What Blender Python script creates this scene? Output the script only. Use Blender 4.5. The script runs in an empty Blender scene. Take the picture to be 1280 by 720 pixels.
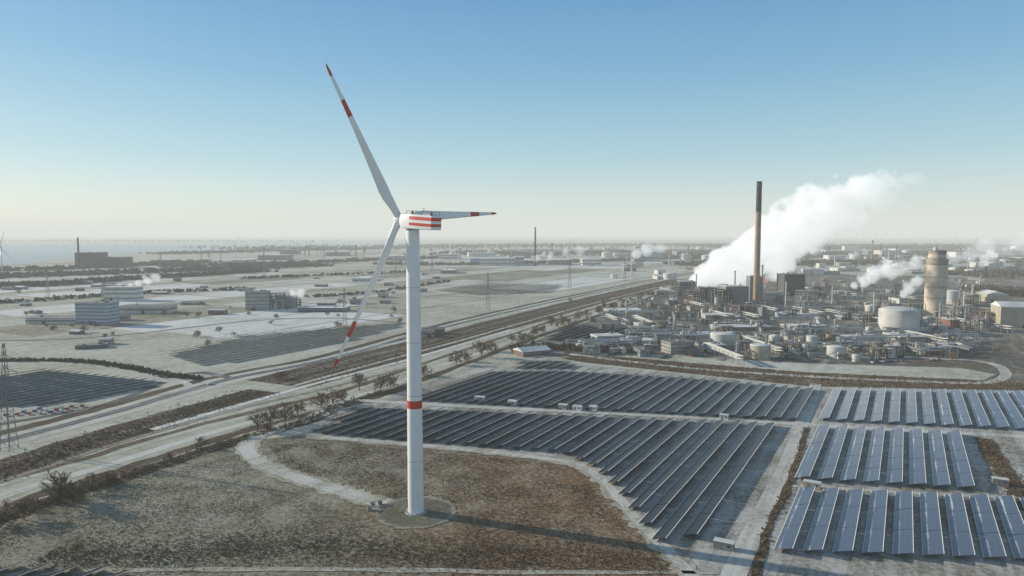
import bpy, math, random
from mathutils import Vector, Matrix, noise
random.seed(11)
R=random.uniform
COL=bpy.context.scene.collection
rad=math.radians
HC=113.0; P=rad(4.5); SP,CP=math.sin(P),math.cos(P); FP=853.33

def T(v): return HC/(SP+(v-360)/FP*CP)
def G(u,v,z=0.0):
    k=(v-360)/FP; t=(HC-z)/(SP+k*CP)
    return Vector(((u-640)/FP*t,(CP-k*SP)*t,z))
RD=Vector((0.5,0.8660)); SD=Vector((0.8660,-0.5))
def AB(a,b): return Vector((RD.x*a+SD.x*b, RD.y*a+SD.y*b))
def toAB(p): return (RD.x*p[0]+RD.y*p[1], SD.x*p[0]+SD.y*p[1])

# ---------------------------------------------------------------- materials
def newmat(name):
    m=bpy.data.materials.new(name); m.use_nodes=True
    nt=m.node_tree; b=nt.nodes['Principled BSDF']
    return m,nt,b
def N(nt,t,**kw):
    n=nt.nodes.new(t)
    for k,v in kw.items(): setattr(n,k,v)
    return n
def L(nt,a,b): nt.links.new(a,b)
def noise_n(nt,vec,scale,detail=4,rough=0.6):
    n=N(nt,'ShaderNodeTexNoise'); n.inputs['Scale'].default_value=scale
    n.inputs['Detail'].default_value=detail; n.inputs['Roughness'].default_value=rough
    L(nt,vec,n.inputs['Vector']); return n.outputs['Fac']
def ramp(nt,fac,lo,hi):
    n=N(nt,'ShaderNodeMapRange'); n.interpolation_type='SMOOTHSTEP'
    n.inputs['From Min'].default_value=lo; n.inputs['From Max'].default_value=hi
    L(nt,fac,n.inputs['Value']); return n.outputs['Result']
def mix(nt,fac,a,b):
    n=N(nt,'ShaderNodeMix',data_type='RGBA')
    if isinstance(fac,(int,float)): n.inputs[0].default_value=fac
    else: L(nt,fac,n.inputs[0])
    for i,c in ((6,a),(7,b)):
        if isinstance(c,tuple): n.inputs[i].default_value=(c[0],c[1],c[2],1)
        else: L(nt,c,n.inputs[i])
    return n.outputs[2]
def math_n(nt,op,a,b=None):
    n=N(nt,'ShaderNodeMath',operation=op)
    for i,c in ((0,a),(1,b)):
        if c is None: continue
        if isinstance(c,(int,float)): n.inputs[i].default_value=c
        else: L(nt,c,n.inputs[i])
    return n.outputs[0]
def plain(name,c,rough=0.6,var=0.25,scale=0.3,metal=0.0,coord='Object'):
    m,nt,b=newmat(name)
    tc=N(nt,'ShaderNodeTexCoord')
    f=noise_n(nt,tc.outputs[coord],scale,5)
    f=ramp(nt,f,0.3,0.7)
    d=tuple(x*(1-var) for x in c); l=tuple(min(1,x*(1+var*0.5)) for x in c)
    L(nt,mix(nt,f,d,l),b.inputs['Base Color'])
    b.inputs['Roughness'].default_value=rough; b.inputs['Metallic'].default_value=metal
    return m
def groundmat(name,c1,c2,frost,famt,s1=0.02,s2=0.4,streak=0.0,bump=0.3,bigs=0.006,soft=0.13,tint=None):
    m,nt,b=newmat(name)
    g=N(nt,'ShaderNodeNewGeometry'); vec=g.outputs['Position']
    r=N(nt,'ShaderNodeMapping'); r.inputs['Rotation'].default_value=(0,0,rad(30)); L(nt,vec,r.inputs['Vector'])
    s=N(nt,'ShaderNodeMapping'); s.inputs['Scale'].default_value=(1,0.05,1); L(nt,r.outputs[0],s.inputs['Vector'])
    n1=noise_n(nt,vec,s1,6,0.65); n2=noise_n(nt,vec,s2,5,0.7); n3=noise_n(nt,vec,bigs,4,0.6)
    ns=noise_n(nt,s.outputs[0],0.14,5,0.7)
    base=mix(nt,ramp(nt,n1,0.35,0.65),c1,c2)
    dk=mix(nt,ramp(nt,n2,0.35,0.7),tuple(x*0.55 for x in c1),c2)
    base=mix(nt,0.45,base,dk)
    if tint:   # second dry-grass tone that takes over eastwards
        sp=N(nt,'ShaderNodeSeparateXYZ'); L(nt,vec,sp.inputs[0])
        gx=ramp(nt,math_n(nt,'ADD',sp.outputs['X'],math_n(nt,'MULTIPLY',n1,200)),-10,130)
        base=mix(nt,gx,base,mix(nt,ramp(nt,n2,0.35,0.65),tint[0],tint[1]))
    f=math_n(nt,'ADD',math_n(nt,'MULTIPLY',n2,0.45),math_n(nt,'MULTIPLY',n1,0.35))
    f=math_n(nt,'ADD',f,math_n(nt,'MULTIPLY',n3,0.30))
    if tint: f=math_n(nt,'SUBTRACT',f,math_n(nt,'MULTIPLY',gx,0.06))
    if streak>0:
        f=math_n(nt,'ADD',f,math_n(nt,'MULTIPLY',math_n(nt,'SUBTRACT',ns,0.5),streak))
    thr=0.75-famt*0.4
    ff=ramp(nt,f,thr-soft,thr+soft)
    L(nt,mix(nt,ff,base,frost),b.inputs['Base Color'])
    b.inputs['Roughness'].default_value=0.9; b.inputs['Specular IOR Level'].default_value=0.15
    if bump>0:
        bp=N(nt,'ShaderNodeBump'); bp.inputs['Strength'].default_value=bump; bp.inputs['Distance'].default_value=0.5
        L(nt,n2,bp.inputs['Height']); L(nt,bp.outputs[0],b.inputs['Normal'])
    return m
M={}
M['ground']=groundmat('frosted_ground',(0.31,0.285,0.19),(0.41,0.385,0.28),(0.60,0.585,0.49),0.54,0.01,0.15,0.3,0.15,soft=.17)
M['field0']=groundmat('field_pale',(0.40,0.38,0.27),(0.49,0.47,0.36),(0.64,0.625,0.54),0.58,0.012,0.12,0.35,0.1,soft=.18)
M['field1']=groundmat('field_mid',(0.32,0.305,0.20),(0.41,0.39,0.275),(0.55,0.54,0.44),0.52,0.012,0.12,0.4,0.1,soft=.18)
M['field2']=groundmat('field_snow',(0.52,0.50,0.42),(0.61,0.59,0.52),(0.77,0.76,0.70),0.66,0.012,0.12,0.35,0.1,soft=.18)
M['field3']=groundmat('field_brown',(0.20,0.17,0.11),(0.30,0.26,0.18),(0.48,0.46,0.37),0.38,0.012,0.12,0.5,0.1,soft=.18)
M['meadow']=groundmat('rough_meadow',(0.145,0.12,0.065),(0.26,0.22,0.135),(0.42,0.395,0.315),0.44,0.045,0.45,0.2,0.9,0.012,0.15,((0.15,0.082,0.038),(0.29,0.19,0.10)))
M['scrub']=groundmat('brown_scrub',(0.11,0.075,0.042),(0.20,0.145,0.085),(0.38,0.34,0.26),0.20,0.04,0.5,0.5,0.6)
M['railbed']=groundmat('rail_bed',(0.07,0.047,0.03),(0.14,0.10,0.065),(0.32,0.28,0.22),0.10,0.03,0.3,1.0,0.4)
M['asphalt']=groundmat('asphalt',(0.10,0.10,0.10),(0.15,0.148,0.143),(0.38,0.375,0.36),0.28,0.03,0.5,0.8,0.05)
M['track']=groundmat('frosty_track',(0.42,0.39,0.31),(0.52,0.49,0.41),(0.66,0.645,0.58),0.55,0.05,0.6,0.6,0.1)
M['worn']=groundmat('worn_track',(0.30,0.255,0.175),(0.40,0.35,0.26),(0.56,0.53,0.44),0.50,0.06,0.5,0.5,0.2,soft=.18)
M['gravel']=groundmat('gravel',(0.13,0.125,0.08),(0.20,0.19,0.13),(0.32,0.30,0.23),0.35,0.08,0.9,0.0,0.3)
M['gravel2']=groundmat('gravel_edge',(0.20,0.18,0.13),(0.29,0.26,0.19),(0.44,0.41,0.33),0.42,0.08,0.9,0.0,0.3)
M['arrayg']=groundmat('array_ground',(0.22,0.195,0.14),(0.33,0.30,0.235),(0.56,0.545,0.49),0.50,0.04,0.5,0.5,0.2)
M['yard']=groundmat('plant_yard',(0.12,0.10,0.072),(0.22,0.19,0.145),(0.50,0.48,0.43),0.30,0.02,0.15,0.3,0.1)
M['line']=plain('road_paint',(0.75,0.75,0.72),0.6)
m,nt,b=newmat('river_water'); b.inputs['Base Color'].default_value=(0.14,0.18,0.19,1); b.inputs['Roughness'].default_value=0.25
g=N(nt,'ShaderNodeNewGeometry'); bp=N(nt,'ShaderNodeBump'); bp.inputs['Strength'].default_value=0.15
L(nt,noise_n(nt,g.outputs['Position'],0.05,5),bp.inputs['Height']); L(nt,bp.outputs[0],b.inputs['Normal']); M['water']=m
M['white']=plain('turbine_white',(0.84,0.84,0.82),0.35,0.06,0.08)
M['red']=plain('turbine_red',(0.58,0.055,0.03),0.4,0.08,0.1)
M['steel']=plain('galvanised_steel',(0.30,0.30,0.29),0.5,0.3,0.4,0.3)
M['dark']=plain('dark_metal',(0.06,0.06,0.065),0.5)
M['conc']=plain('concrete',(0.40,0.38,0.33),0.85,0.25,0.1)
M['snowroof']=plain('frosted_roof',(0.74,0.73,0.69),0.8,0.25,0.05)
M['greyroof']=plain('grey_roof',(0.22,0.215,0.20),0.8,0.3,0.08)
M['beige']=plain('beige_cladding',(0.44,0.38,0.29),0.7,0.2,0.07)
M['brick']=plain('brick_wall',(0.24,0.12,0.085),0.85,0.3,0.1)
M['blue']=plain('pale_blue_cladding',(0.40,0.47,0.54),0.6,0.15,0.08)
M['cream']=plain('white_cladding',(0.60,0.585,0.53),0.6,0.2,0.06)
M['greyclad']=plain('grey_cladding',(0.22,0.22,0.215),0.6,0.3,0.08)
M['darkclad']=plain('dark_cladding',(0.065,0.063,0.065),0.6,0.3,0.08)
M['stack']=plain('stack_tan',(0.38,0.265,0.17),0.8,0.25,0.05)
M['stackd']=plain('stack_dark',(0.045,0.035,0.03),0.8,0.3,0.05)
M['silo']=plain('silo_concrete',(0.60,0.51,0.39),0.85,0.25,0.12)
M['silod']=plain('silo_dark_band',(0.36,0.30,0.22),0.85,0.3,0.12)
M['tank']=plain('tank_paint',(0.58,0.57,0.53),0.5,0.22,0.06)
M['rust']=plain('rusty_vessel',(0.20,0.14,0.10),0.7,0.4,0.1)
M['bark']=plain('bark',(0.11,0.085,0.06),0.9,0.3,1.0)
M['twig']=plain('bare_twigs',(0.24,0.185,0.12),0.9,0.35,0.25)
M['twig2']=plain('russet_twigs',(0.28,0.18,0.10),0.9,0.35,0.25)
M['wood']=plain('distant_wood',(0.11,0.088,0.06),0.95,0.45,0.03)
M['reed']=plain('dry_reed',(0.28,0.19,0.10),0.9,0.45,0.05)
M['reedg']=plain('frosted_reed',(0.29,0.235,0.15),0.9,0.4,0.05)
M['reedd']=plain('dark_reed',(0.19,0.13,0.075),0.9,0.45,0.05)
m,nt,b=newmat('window_glass'); b.inputs['Roughness'].default_value=0.12
tc=N(nt,'ShaderNodeTexCoord'); sp=N(nt,'ShaderNodeSeparateXYZ'); L(nt,tc.outputs['Object'],sp.inputs[0])
mu=math_n(nt,'LESS_THAN',math_n(nt,'FRACT',math_n(nt,'MULTIPLY',math_n(nt,'ADD',sp.outputs['X'],sp.outputs['Y']),1/3.1)),0.3)
L(nt,mix(nt,mu,mix(nt,ramp(nt,noise_n(nt,tc.outputs['Object'],0.6,2),0.4,0.6),(0.02,0.03,0.04),(0.12,0.15,0.18)),(0.42,0.42,0.41)),b.inputs['Base Color']); M['glass']=m
m,nt,b=newmat('car_glass'); b.inputs['Roughness'].default_value=0.1; b.inputs['Base Color'].default_value=(.02,.03,.04,1); M['cglass']=m

def panelmat(name,frost,base,PW,fc=(0.74,0.74,0.72),spec=0.8,rough=.22,ew=.26,low=0.6):
    m,nt,b=newmat(name)
    tc=N(nt,'ShaderNodeTexCoord'); sep=N(nt,'ShaderNodeSeparateXYZ'); L(nt,tc.outputs['Object'],sep.inputs[0])
    Y=sep.outputs['Y']
    fx=math_n(nt,'FRACT',math_n(nt,'MULTIPLY',sep.outputs['X'],1/1.9)); fy=math_n(nt,'FRACT',math_n(nt,'MULTIPLY',math_n(nt,'ADD',Y,3.7),1/1.85))
    ln=math_n(nt,'MAXIMUM',math_n(nt,'LESS_THAN',fx,0.04),math_n(nt,'LESS_THAN',fy,0.05))
    col=mix(nt,ln,base,tuple(x*0.5 for x in base))
    g=N(nt,'ShaderNodeNewGeometry')
    n1=noise_n(nt,g.outputs['Position'],1.6,3,0.6); n2=noise_n(nt,g.outputs['Position'],0.035,3,0.6)
    band=math_n(nt,'SUBTRACT',0.30,math_n(nt,'ABSOLUTE',math_n(nt,'MULTIPLY',math_n(nt,'ADD',Y,low),0.16)))
    f=math_n(nt,'ADD',math_n(nt,'ADD',math_n(nt,'MULTIPLY',n1,0.26),math_n(nt,'MULTIPLY',n2,0.46)),band)
    ff=ramp(nt,f,0.58-frost,0.76-frost)
    ff=math_n(nt,'MULTIPLY',ff,math_n(nt,'SUBTRACT',1.0,math_n(nt,'MULTIPLY',ln,0.5)))
    edge=math_n(nt,'GREATER_THAN',math_n(nt,'ABSOLUTE',Y),PW/2-ew)
    ff=math_n(nt,'MAXIMUM',ff,edge)
    L(nt,mix(nt,ff,col,fc),b.inputs['Base Color'])
    L(nt,math_n(nt,'ADD',math_n(nt,'MULTIPLY',ff,0.4),rough),b.inputs['Roughness'])
    b.inputs['Specular IOR Level'].default_value=spec
    return m
PMATS={}
def pm(kind,PW):
    k=(kind,PW)
    if k not in PMATS:
        if kind=='bright': PMATS[k]=panelmat('solar_glass_frost_glare',-0.01,(0.075,0.088,0.125),PW,(0.80,0.79,0.76),.8,.2,.22,1.4)  # frost, plus sky glare lightened into the panel and frost colours
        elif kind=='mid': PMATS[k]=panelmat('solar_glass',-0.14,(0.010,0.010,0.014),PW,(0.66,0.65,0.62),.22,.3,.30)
        else: PMATS[k]=panelmat('solar_glass_clear',-0.2,(0.07,0.068,0.065),PW,(0.40,0.38,0.34),.4)
    return PMATS[k]

# ---------------------------------------------------------------- mesh builder
class MB:
    def __init__(s): s.v=[];s.f=[];s.m=[]
    def add(s,vs,fs,mi=0):
        o=len(s.v); s.v+= [tuple(x) for x in vs]; s.f+=[tuple(o+i for i in f) for f in fs]; s.m+=[mi]*len(fs)
    def box(s,cx,cy,z0,sx,sy,sz,mi=0,rot=0.0):
        c,sn=math.cos(rot),math.sin(rot); vs=[]
        for z in (z0,z0+sz):
            for x,y in ((-1,-1),(1,-1),(1,1),(-1,1)):
                X,Y=x*sx/2,y*sy/2; vs.append((cx+X*c-Y*sn,cy+X*sn+Y*c,z))
        s.add(vs,[(3,2,1,0),(4,5,6,7),(0,1,5,4),(1,2,6,5),(2,3,7,6),(3,0,4,7)],mi)
    def cyl(s,x,y,z0,z1,r0,r1,n=20,mi=0,cap=True):
        vs=[(x+r0*math.cos(2*math.pi*i/n),y+r0*math.sin(2*math.pi*i/n),z0) for i in range(n)]
        vs+=[(x+r1*math.cos(2*math.pi*i/n),y+r1*math.sin(2*math.pi*i/n),z1) for i in range(n)]
        fs=[(i,(i+1)%n,n+(i+1)%n,n+i) for i in range(n)]
        if cap: fs+=[tuple(range(n-1,-1,-1)),tuple(range(n,2*n))]
        s.add(vs,fs,mi)
    def limb(s,p,q,r0,r1,n=4,mi=0):
        p=Vector(p);q=Vector(q);d=(q-p)
        if d.length<1e-6:return
        d.normalize(); a=d.orthogonal().normalized(); b=d.cross(a)
        vs=[]
        for c,r in ((p,r0),(q,r1)):
            for i in range(n):
                t=2*math.pi*i/n; vs.append(c+a*math.cos(t)*r+b*math.sin(t)*r)
        fs=[(i,(i+1)%n,n+(i+1)%n,n+i) for i in range(n)]+[tuple(range(n-1,-1,-1)),tuple(range(n,2*n))]
        s.add(vs,fs,mi)
    def loft(s,rings,mis=None,cap=True):
        n=len(rings[0]); vs=[p for r in rings for p in r]
        o=len(s.v); s.v+=[tuple(p) for p in vs]
        for j in range(len(rings)-1):
            for i in range(n):
                s.f.append((o+j*n+i,o+j*n+(i+1)%n,o+(j+1)*n+(i+1)%n,o+(j+1)*n+i)); s.m.append(mis[j] if mis else 0)
        if cap:
            s.f.append(tuple(o+i for i in range(n-1,-1,-1))); s.m.append(mis[0] if mis else 0)
            k=(len(rings)-1)*n; s.f.append(tuple(o+k+i for i in range(n))); s.m.append(mis[-1] if mis else 0)
    def mesh(s,name,mats,smooth=False):
        me=bpy.data.meshes.new(name); me.from_pydata(s.v,[],s.f)
        for m in mats: me.materials.append(M[m] if isinstance(m,str) else m)
        me.polygons.foreach_set('material_index',s.m)
        if smooth: me.polygons.foreach_set('use_smooth',[True]*len(s.f))
        me.update(); return me
def obj(name,me,parent=None,loc=(0,0,0),rot=(0,0,0)):
    o=bpy.data.objects.new(name,me); COL.objects.link(o); o.location=loc; o.rotation_euler=rot
    if parent: o.parent=parent
    return o
def top(name,me,loc,rot=(0,0,0),label='',cat='',group=None):
    o=obj(name,me,None,loc,rot); o['label']=label; o['category']=cat
    if group:o['group']=group
    return o
def struct(o): o['kind']='structure'; return o
def stuff(o,label,cat): o['kind']='stuff'; o['label']=label; o['category']=cat; return o
def smooth_angle(me,ang=40):
    try: me.set_sharp_from_angle(angle=rad(ang))
    except Exception: pass
def copytree(root,loc,rz,sc=1.0):
    n=root.copy(); COL.objects.link(n); n.location=loc; n.rotation_euler=(0,0,rz); n.scale=(sc,sc,sc)
    for c in root.children:
        k=c.copy(); COL.objects.link(k); k.parent=n
    return n
# ---------------------------------------------------------------- ground
def poly(name,pts,mat,z,world=False):
    ps=[(p[0],p[1]) if world else tuple(G(*p)[:2]) for p in pts]
    b=MB(); b.add([(x,y,z) for x,y in ps],[tuple(range(len(ps)))])
    me=b.mesh(name,[mat]);
    if me.polygons[0].normal.z<0: me.flip_normals()
    return struct(obj(name,me))
def dens(pts,sub=6):
    out=[]; n=len(pts)
    for i in range(n-1):
        p0=pts[max(i-1,0)];p1=pts[i];p2=pts[i+1];p3=pts[min(i+2,n-1)]
        for j in range(sub):
            t=j/sub
            out.append(0.5*((2*p1)+(p2-p0)*t+(2*p0-5*p1+4*p2-p3)*t*t+(3*p1-p0-3*p2+p3)*t**3))
    out.append(pts[-1]); return out
def ribbon(name,px,w,mat,z,off=0.0,world=False,sub=6,rag=0.0):
    pts=[Vector((p[0],p[1])) if world else G(*p).to_2d() for p in px]; pts=dens(pts,sub)
    b=MB(); vs=[]
    for i,p in enumerate(pts):
        d=(pts[min(i+1,len(pts)-1)]-pts[max(i-1,0)]).normalized(); nrm=Vector((d.y,-d.x))
        vs.append((*(p+nrm*(off-w/2*(1+R(-rag,rag)))),z)); vs.append((*(p+nrm*(off+w/2*(1+R(-rag,rag)))),z))
    b.add(vs,[(2*i,2*i+1,2*i+3,2*i+2) for i in range(len(pts)-1)])
    return struct(obj(name,b.mesh(name,[mat])))
gb=MB(); xs=[-54000,-20000,-8000,-3000,-1000,0,1000,3000,8000,20000,54000]
for i in range(10):
    for j in range(10):
        gb.add([(xs[i],xs[j],0),(xs[i+1],xs[j],0),(xs[i+1],xs[j+1],0),(xs[i],xs[j+1],0)],[(0,1,2,3)])
struct(obj('ground',gb.mesh('ground',['ground'])))
poly('water',[(-300,331),(40,329),(90,322),(180,316),(300,312),(420,308),(560,304),(420,302.5),(100,303),(-300,304)],'water',0.25)
b0=-2900
while b0<-600:
    w=R(60,170); a=R(300,500)
    while a<3900:
        ln=R(220,800)
        q=[AB(a,b0),AB(a+ln-8,b0),AB(a+ln-8,b0+w-5),AB(a,b0+w-5)]
        if min(p.y for p in q)>560 and b0+w<-575:
            poly('field',q,random.choice(['field0','field0','field0','field1','field1','field2','field3']),0.05,True)
        a+=ln
    b0+=w
for i in range(34):
    a=R(1900,5000); b=R(-300,2600); ln=R(200,700); w=R(100,300)
    poly('field',[AB(a,b),AB(a+ln,b),AB(a+ln,b+w),AB(a,b+w)],random.choice(['field0','field1','field1','field3','scrub']),0.04+i*0.01,True)
poly('meadow_ground',[(-300,760),(-200,690),(0,642),(130,600),(290,553),(385,543),(700,574),(745,592),(790,640),(850,700),(880,760),(1400,1100),(-900,1100)],'meadow',0.03)
poly('array_ground',[(380,545),(440,503),(600,460),(720,455),(1012,483),(1420,490),(1500,560),(1700,760),(930,760),(850,700),(790,640),(745,592),(700,574)],'arrayg',0.05)
poly('scrub_ground',[(730,453),(700,448),(760,445),(1000,465),(1280,478),(1420,482),(1420,491),(1010,483)],'scrub',0.09)
poly('yard_ground',[(690,446),(620,430),(700,400),(800,370),(850,350),(1000,343),(1300,345),(1600,400),(1450,470),(1270,484),(1000,466)],'yard',0.03)
poly('snow_strip',[(735,442),(800,442),(1000,454),(1200,460),(1245,468),(1225,477),(1000,466),(860,456)],'field0',0.07)
for i in range(16):
    u=R(720,1230); v=R(372,448); p=G(u,v); a,b_=toAB(p); ln=R(20,60); w=R(8,22)
    if u<800 and v<400: continue
    poly('snow_strip',[AB(a,b_),AB(a+ln,b_),AB(a+ln,b_+w),AB(a,b_+w)],random.choice(['field0','field1']),0.075+i*.002,True)
RP=[(-120,582),(30,545),(150,513),(250,484),(300,471),(420,447),(545,412),(640,389),(740,367),(850,345),(960,327)]
ribbon('verge_ground',RP,26,'field0',0.09)
ribbon('scrub_strip',RP,10,'railbed',0.12,off=-17,rag=.3)
ribbon('road',RP,9,'asphalt',0.15)
ribbon('road_marking',RP,0.35,'line',0.17)
for o_ in (-4.2,4.2): ribbon('road_marking',RP,0.3,'line',0.17,off=o_)
S1=[(-60,606),(0,590),(100,556),(200,526),(330,489)]
S2=[(345,480),(470,447),(560,424),(640,402),(740,376),(850,350)]
ribbon('scrub_strip',S1,32,'railbed',0.10,rag=.12)
ribbon('rail_bed_ground',S2,62,'railbed',0.11,rag=.05)
for o_ in (-14,-8,6): ribbon('railway_track',S2,1.7,'gravel2',0.14,off=o_)
ribbon('track',S2,4.5,'field0',0.16,off=17)
ribbon('track',[(190,537),(330,498),(400,478),(520,447),(640,412)],6,'field2',0.145)
TR=[(-80,668),(0,622),(130,583),(280,537),(420,502),(470,488),(560,455),(700,406),(780,380),(850,356)]
ribbon('verge_ground',TR,44,'field1',0.06)
ribbon('track',TR,7,'track',0.12)
ribbon('track',TR,3,'field0',0.12,off=-14)
ribbon('scrub_strip',TR,9,'railbed',0.13,off=13,rag=.4)
ribbon('scrub_strip',TR,6,'scrub',0.13,off=-21,rag=.4)
ribbon('railway_track',[(-60,610),(0,590),(130,549),(280,508),(390,483),(500,456)],4,'gravel2',0.135,off=14)
ribbon('scrub_strip',[(-80,690),(0,650),(130,604),(290,553),(385,525),(430,505),(480,490)],12,'railbed',0.10,rag=.3)
WT=[(440,498),(400,518),(345,536),(312,552),(312,568),(340,586),(392,604),(440,618),(485,634),(515,648)]
ribbon('track',WT,12,'worn',0.16,rag=.25,sub=10)
ribbon('track',WT,7.5,'track',0.175,rag=.08,sub=10)
ribbon('track',[(385,545),(540,558),(700,576),(745,594),(775,624),(800,654),(850,704),(900,760)],9,'worn',0.165,rag=.4,sub=12)
ribbon('track',[(385,545),(540,558),(700,576),(745,594),(775,624),(800,654),(850,704),(900,760)],4.5,'track',0.18,rag=.2)
ribbon('track',[(440,500),(560,507),(700,514),(860,522),(1005,531),(1280,546),(1500,558)],7,'track',0.17)
ribbon('track',[(1020,480),(1012,505),(1000,535),(985,580),(960,630),(930,690),(900,760)],8,'track',0.19)
ribbon('scrub_strip',[(1008,535),(1000,565),(985,610),(960,660),(940,740)],3.0,'scrub',0.21,rag=.5)
ribbon('track',[(-60,722),(150,714),(400,712),(700,716),(900,716)],3,'worn',0.18,rag=.5)
ribbon('track',[(985,607),(1130,616),(1290,624),(1500,640)],4,'track',0.20)
ribbon('scrub_strip',[(1228,548),(1245,575),(1262,600),(1290,640)],9,'scrub',0.15,rag=.3)
PR=[(690,440),(850,459),(1000,470),(1150,477),(1235,478),(1257,466),(1225,452),(1100,445),(980,440)]
ribbon('road',PR,8,'track',0.14)
ribbon('road',[(1420,500),(1330,470),(1262,452),(1225,420),(1200,395),(1190,370)],9,'asphalt',0.16)
for k in range(6):
    uu=760+k*70
    ribbon('road',[(uu,447+k*2),(uu+55,410),(uu+85,380),(uu+95,362)],8,'asphalt',0.14)
ribbon('road',[(700,428),(900,436),(1100,440),(1220,446)],8,'asphalt',0.15)
ribbon('road',[(760,402),(900,408),(1100,412),(1230,420)],8,'asphalt',0.15)
ribbon('road',[(205,473),(250,466),(290,473)],7,'asphalt',0.16)
ribbon('road',[(240,484),(222,474),(200,470),(120,480),(-50,492)],6,'track',0.16)
ribbon('road',[(-50,425),(60,425),(160,418),(230,410),(330,400),(420,398),(520,405)],6,'asphalt',0.10)
ribbon('road',[(-60,540),(60,520),(140,503),(205,478)],6,'asphalt',0.12)
for i in range(22):
    b=-640-i*R(70,110); ribbon('ditch_ground',[AB(R(500,900),b),AB(1500,b),AB(R(2200,3400),b)],2.6,'scrub',0.12,world=True,sub=2)
for i in range(9):
    a=800+i*R(190,330); ribbon('ditch_ground',[AB(a,R(-2600,-1500)),AB(a,R(-1300,-900)),AB(a,-640)],4,'scrub',0.13,world=True,sub=2)

# ---------------------------------------------------------------- solar rows
def inside(p,poly_):
    c=False;n=len(poly_)
    for i in range(n):
        a=poly_[i];b=poly_[(i+1)%n]
        if (a[1]>p[1])!=(b[1]>p[1]) and p[0]<(b[0]-a[0])*(p[1]-a[1])/(b[1]-a[1])+a[0]: c=not c
    return c
ANG=math.atan2(-RD.y,-RD.x); TILT=rad(17)
rowcount=0
def panel_row(a0,a1,b,mat,frame,label,group,PW):
    global rowcount
    ln=a1-a0
    if ln<8: return
    c=AB((a0+a1)/2,b)
    root=top('solar_panel_row',None,(c.x,c.y,0),(0,0,ANG),label,'solar panels',group)
    m=MB(); n=max(1,round(ln/22)); seg=ln/n
    for i in range(n):
        x=-ln/2+seg*(i+0.5); m.box(x,0,R(-0.04,0.04),seg-0.4,PW,0.10)
    zc=0.8+PW/2*math.sin(TILT)
    obj('panel',m.mesh('panel',[pm(mat,PW)]),root,(0,0,zc),(TILT+R(-.01,.01),0,0))
    if frame:
        f=MB(); k=max(2,int(ln/7)); q=PW*.27
        for i in range(k):
            x=-ln/2+ln*(i+0.5)/k
            f.box(x,-q,0,0.16,0.16,zc-q*math.tan(TILT)-0.08); f.box(x,q,0,0.16,0.16,zc+q*math.tan(TILT)-0.08)
        for y in (-q,q): f.box(0,y,zc+y*math.tan(TILT)-0.2,ln-0.6,0.12,0.12)
        obj('support_frame',f.mesh('support_frame',['steel']),root)
    rowcount+=1
def solar_field(px,pitch,mat,frame,label,group,PW=6.2):
    ps=[toAB(G(*p)) for p in px]; bmin=min(p[1] for p in ps); bmax=max(p[1] for p in ps)
    b=bmin+pitch*0.4
    while b<bmax:
        hit=[];n=len(ps)
        for i in range(n):
            p,q=ps[i],ps[(i+1)%n]
            if (p[1]>b)!=(q[1]>b): hit.append(p[0]+(q[0]-p[0])*(b-p[1])/(q[1]-p[1]))
        hit.sort()
        for i in range(0,len(hit)-1,2): panel_row(hit[i]+1,hit[i+1]-1,b,mat,frame,label,group,PW)
        b+=pitch
lab='long tilted row of dark blue solar panels on frosty ground'; lab2='long tilted row of frosted grey blue solar panels'
solar_field([(385,543),(440,508),(590,513),(760,521),(976,532),(940,600),(896,670),(822,681),(800,655),(780,625),(745,588),(700,568)],9.0,'mid',True,lab,'rows of the solar park',6.0)
solar_field([(505,501),(612,464),(700,463),(850,472),(1014,487),(990,527),(760,515)],8.4,'mid',True,lab,'rows of the solar park',5.6)
solar_field([(635,461),(650,451),(700,450),(718,458),(712,462)],9.2,'mid',False,lab,'rows of the solar park',5.6)
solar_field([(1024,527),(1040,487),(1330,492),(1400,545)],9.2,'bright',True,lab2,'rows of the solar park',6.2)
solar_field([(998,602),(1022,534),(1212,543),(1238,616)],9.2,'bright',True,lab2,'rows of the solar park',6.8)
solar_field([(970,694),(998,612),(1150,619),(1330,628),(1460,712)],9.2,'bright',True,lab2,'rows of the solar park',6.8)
dl='dark row of solar panels standing in a frosty field'; dg_='rows of the distant solar parks'
solar_field([(-80,478),(60,463),(205,477),(170,490),(60,507),(-60,512)],10,'mid',False,dl,dg_,5.6)
solar_field([(205,444),(300,420),(400,411),(500,403),(500,408),(440,425),(330,448),(250,458)],11,'far',False,dl,dg_,4.8)
solar_field([(540,363),(610,354),(700,356),(690,366),(600,369)],16,'far',False,dl,dg_)
solar_field([(678,425),(705,407),(790,409),(765,432)],10,'mid',False,'dark row of solar panels beside the industrial site',dg_,5.6)
solar_field([(-200,740),(-60,702),(165,714),(140,760)],9.2,'mid',False,'dark row of solar panels at the meadow edge','rows of the solar park',5.6)

# ---------------------------------------------------------------- main wind turbine
TX,TY=-39.2,270.5
turb=top('wind_turbine',None,(TX,TY,0),(0,0,0),'tall white wind turbine with red bands standing on a gravel pad','wind turbine')
def tr(z): return 3.25+(2.62-3.25)*z/115
m=MB(); zs=[0.6,21.8,43.4,46.6,48.6,70,92,114.6]
for i in range(len(zs)-1):
    m.cyl(0,0,zs[i],zs[i+1],tr(zs[i]),tr(zs[i+1]),48,1 if i==2 else 0,cap=(i in(0,len(zs)-2)))
me=m.mesh('tower',['white','red'],True); smooth_angle(me); obj('tower',me,turb)
m=MB()
for z in (21.8,48.6,70,92): m.cyl(0,0,z-0.08,z+0.08,tr(z)+0.03,tr(z)+0.03,48)
obj('flange',m.mesh('flange',['conc']),turb)
m=MB(); m.cyl(0,0,0,0.6,4.6,4.2,40); obj('foundation',m.mesh('foundation',['conc']),turb)
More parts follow.
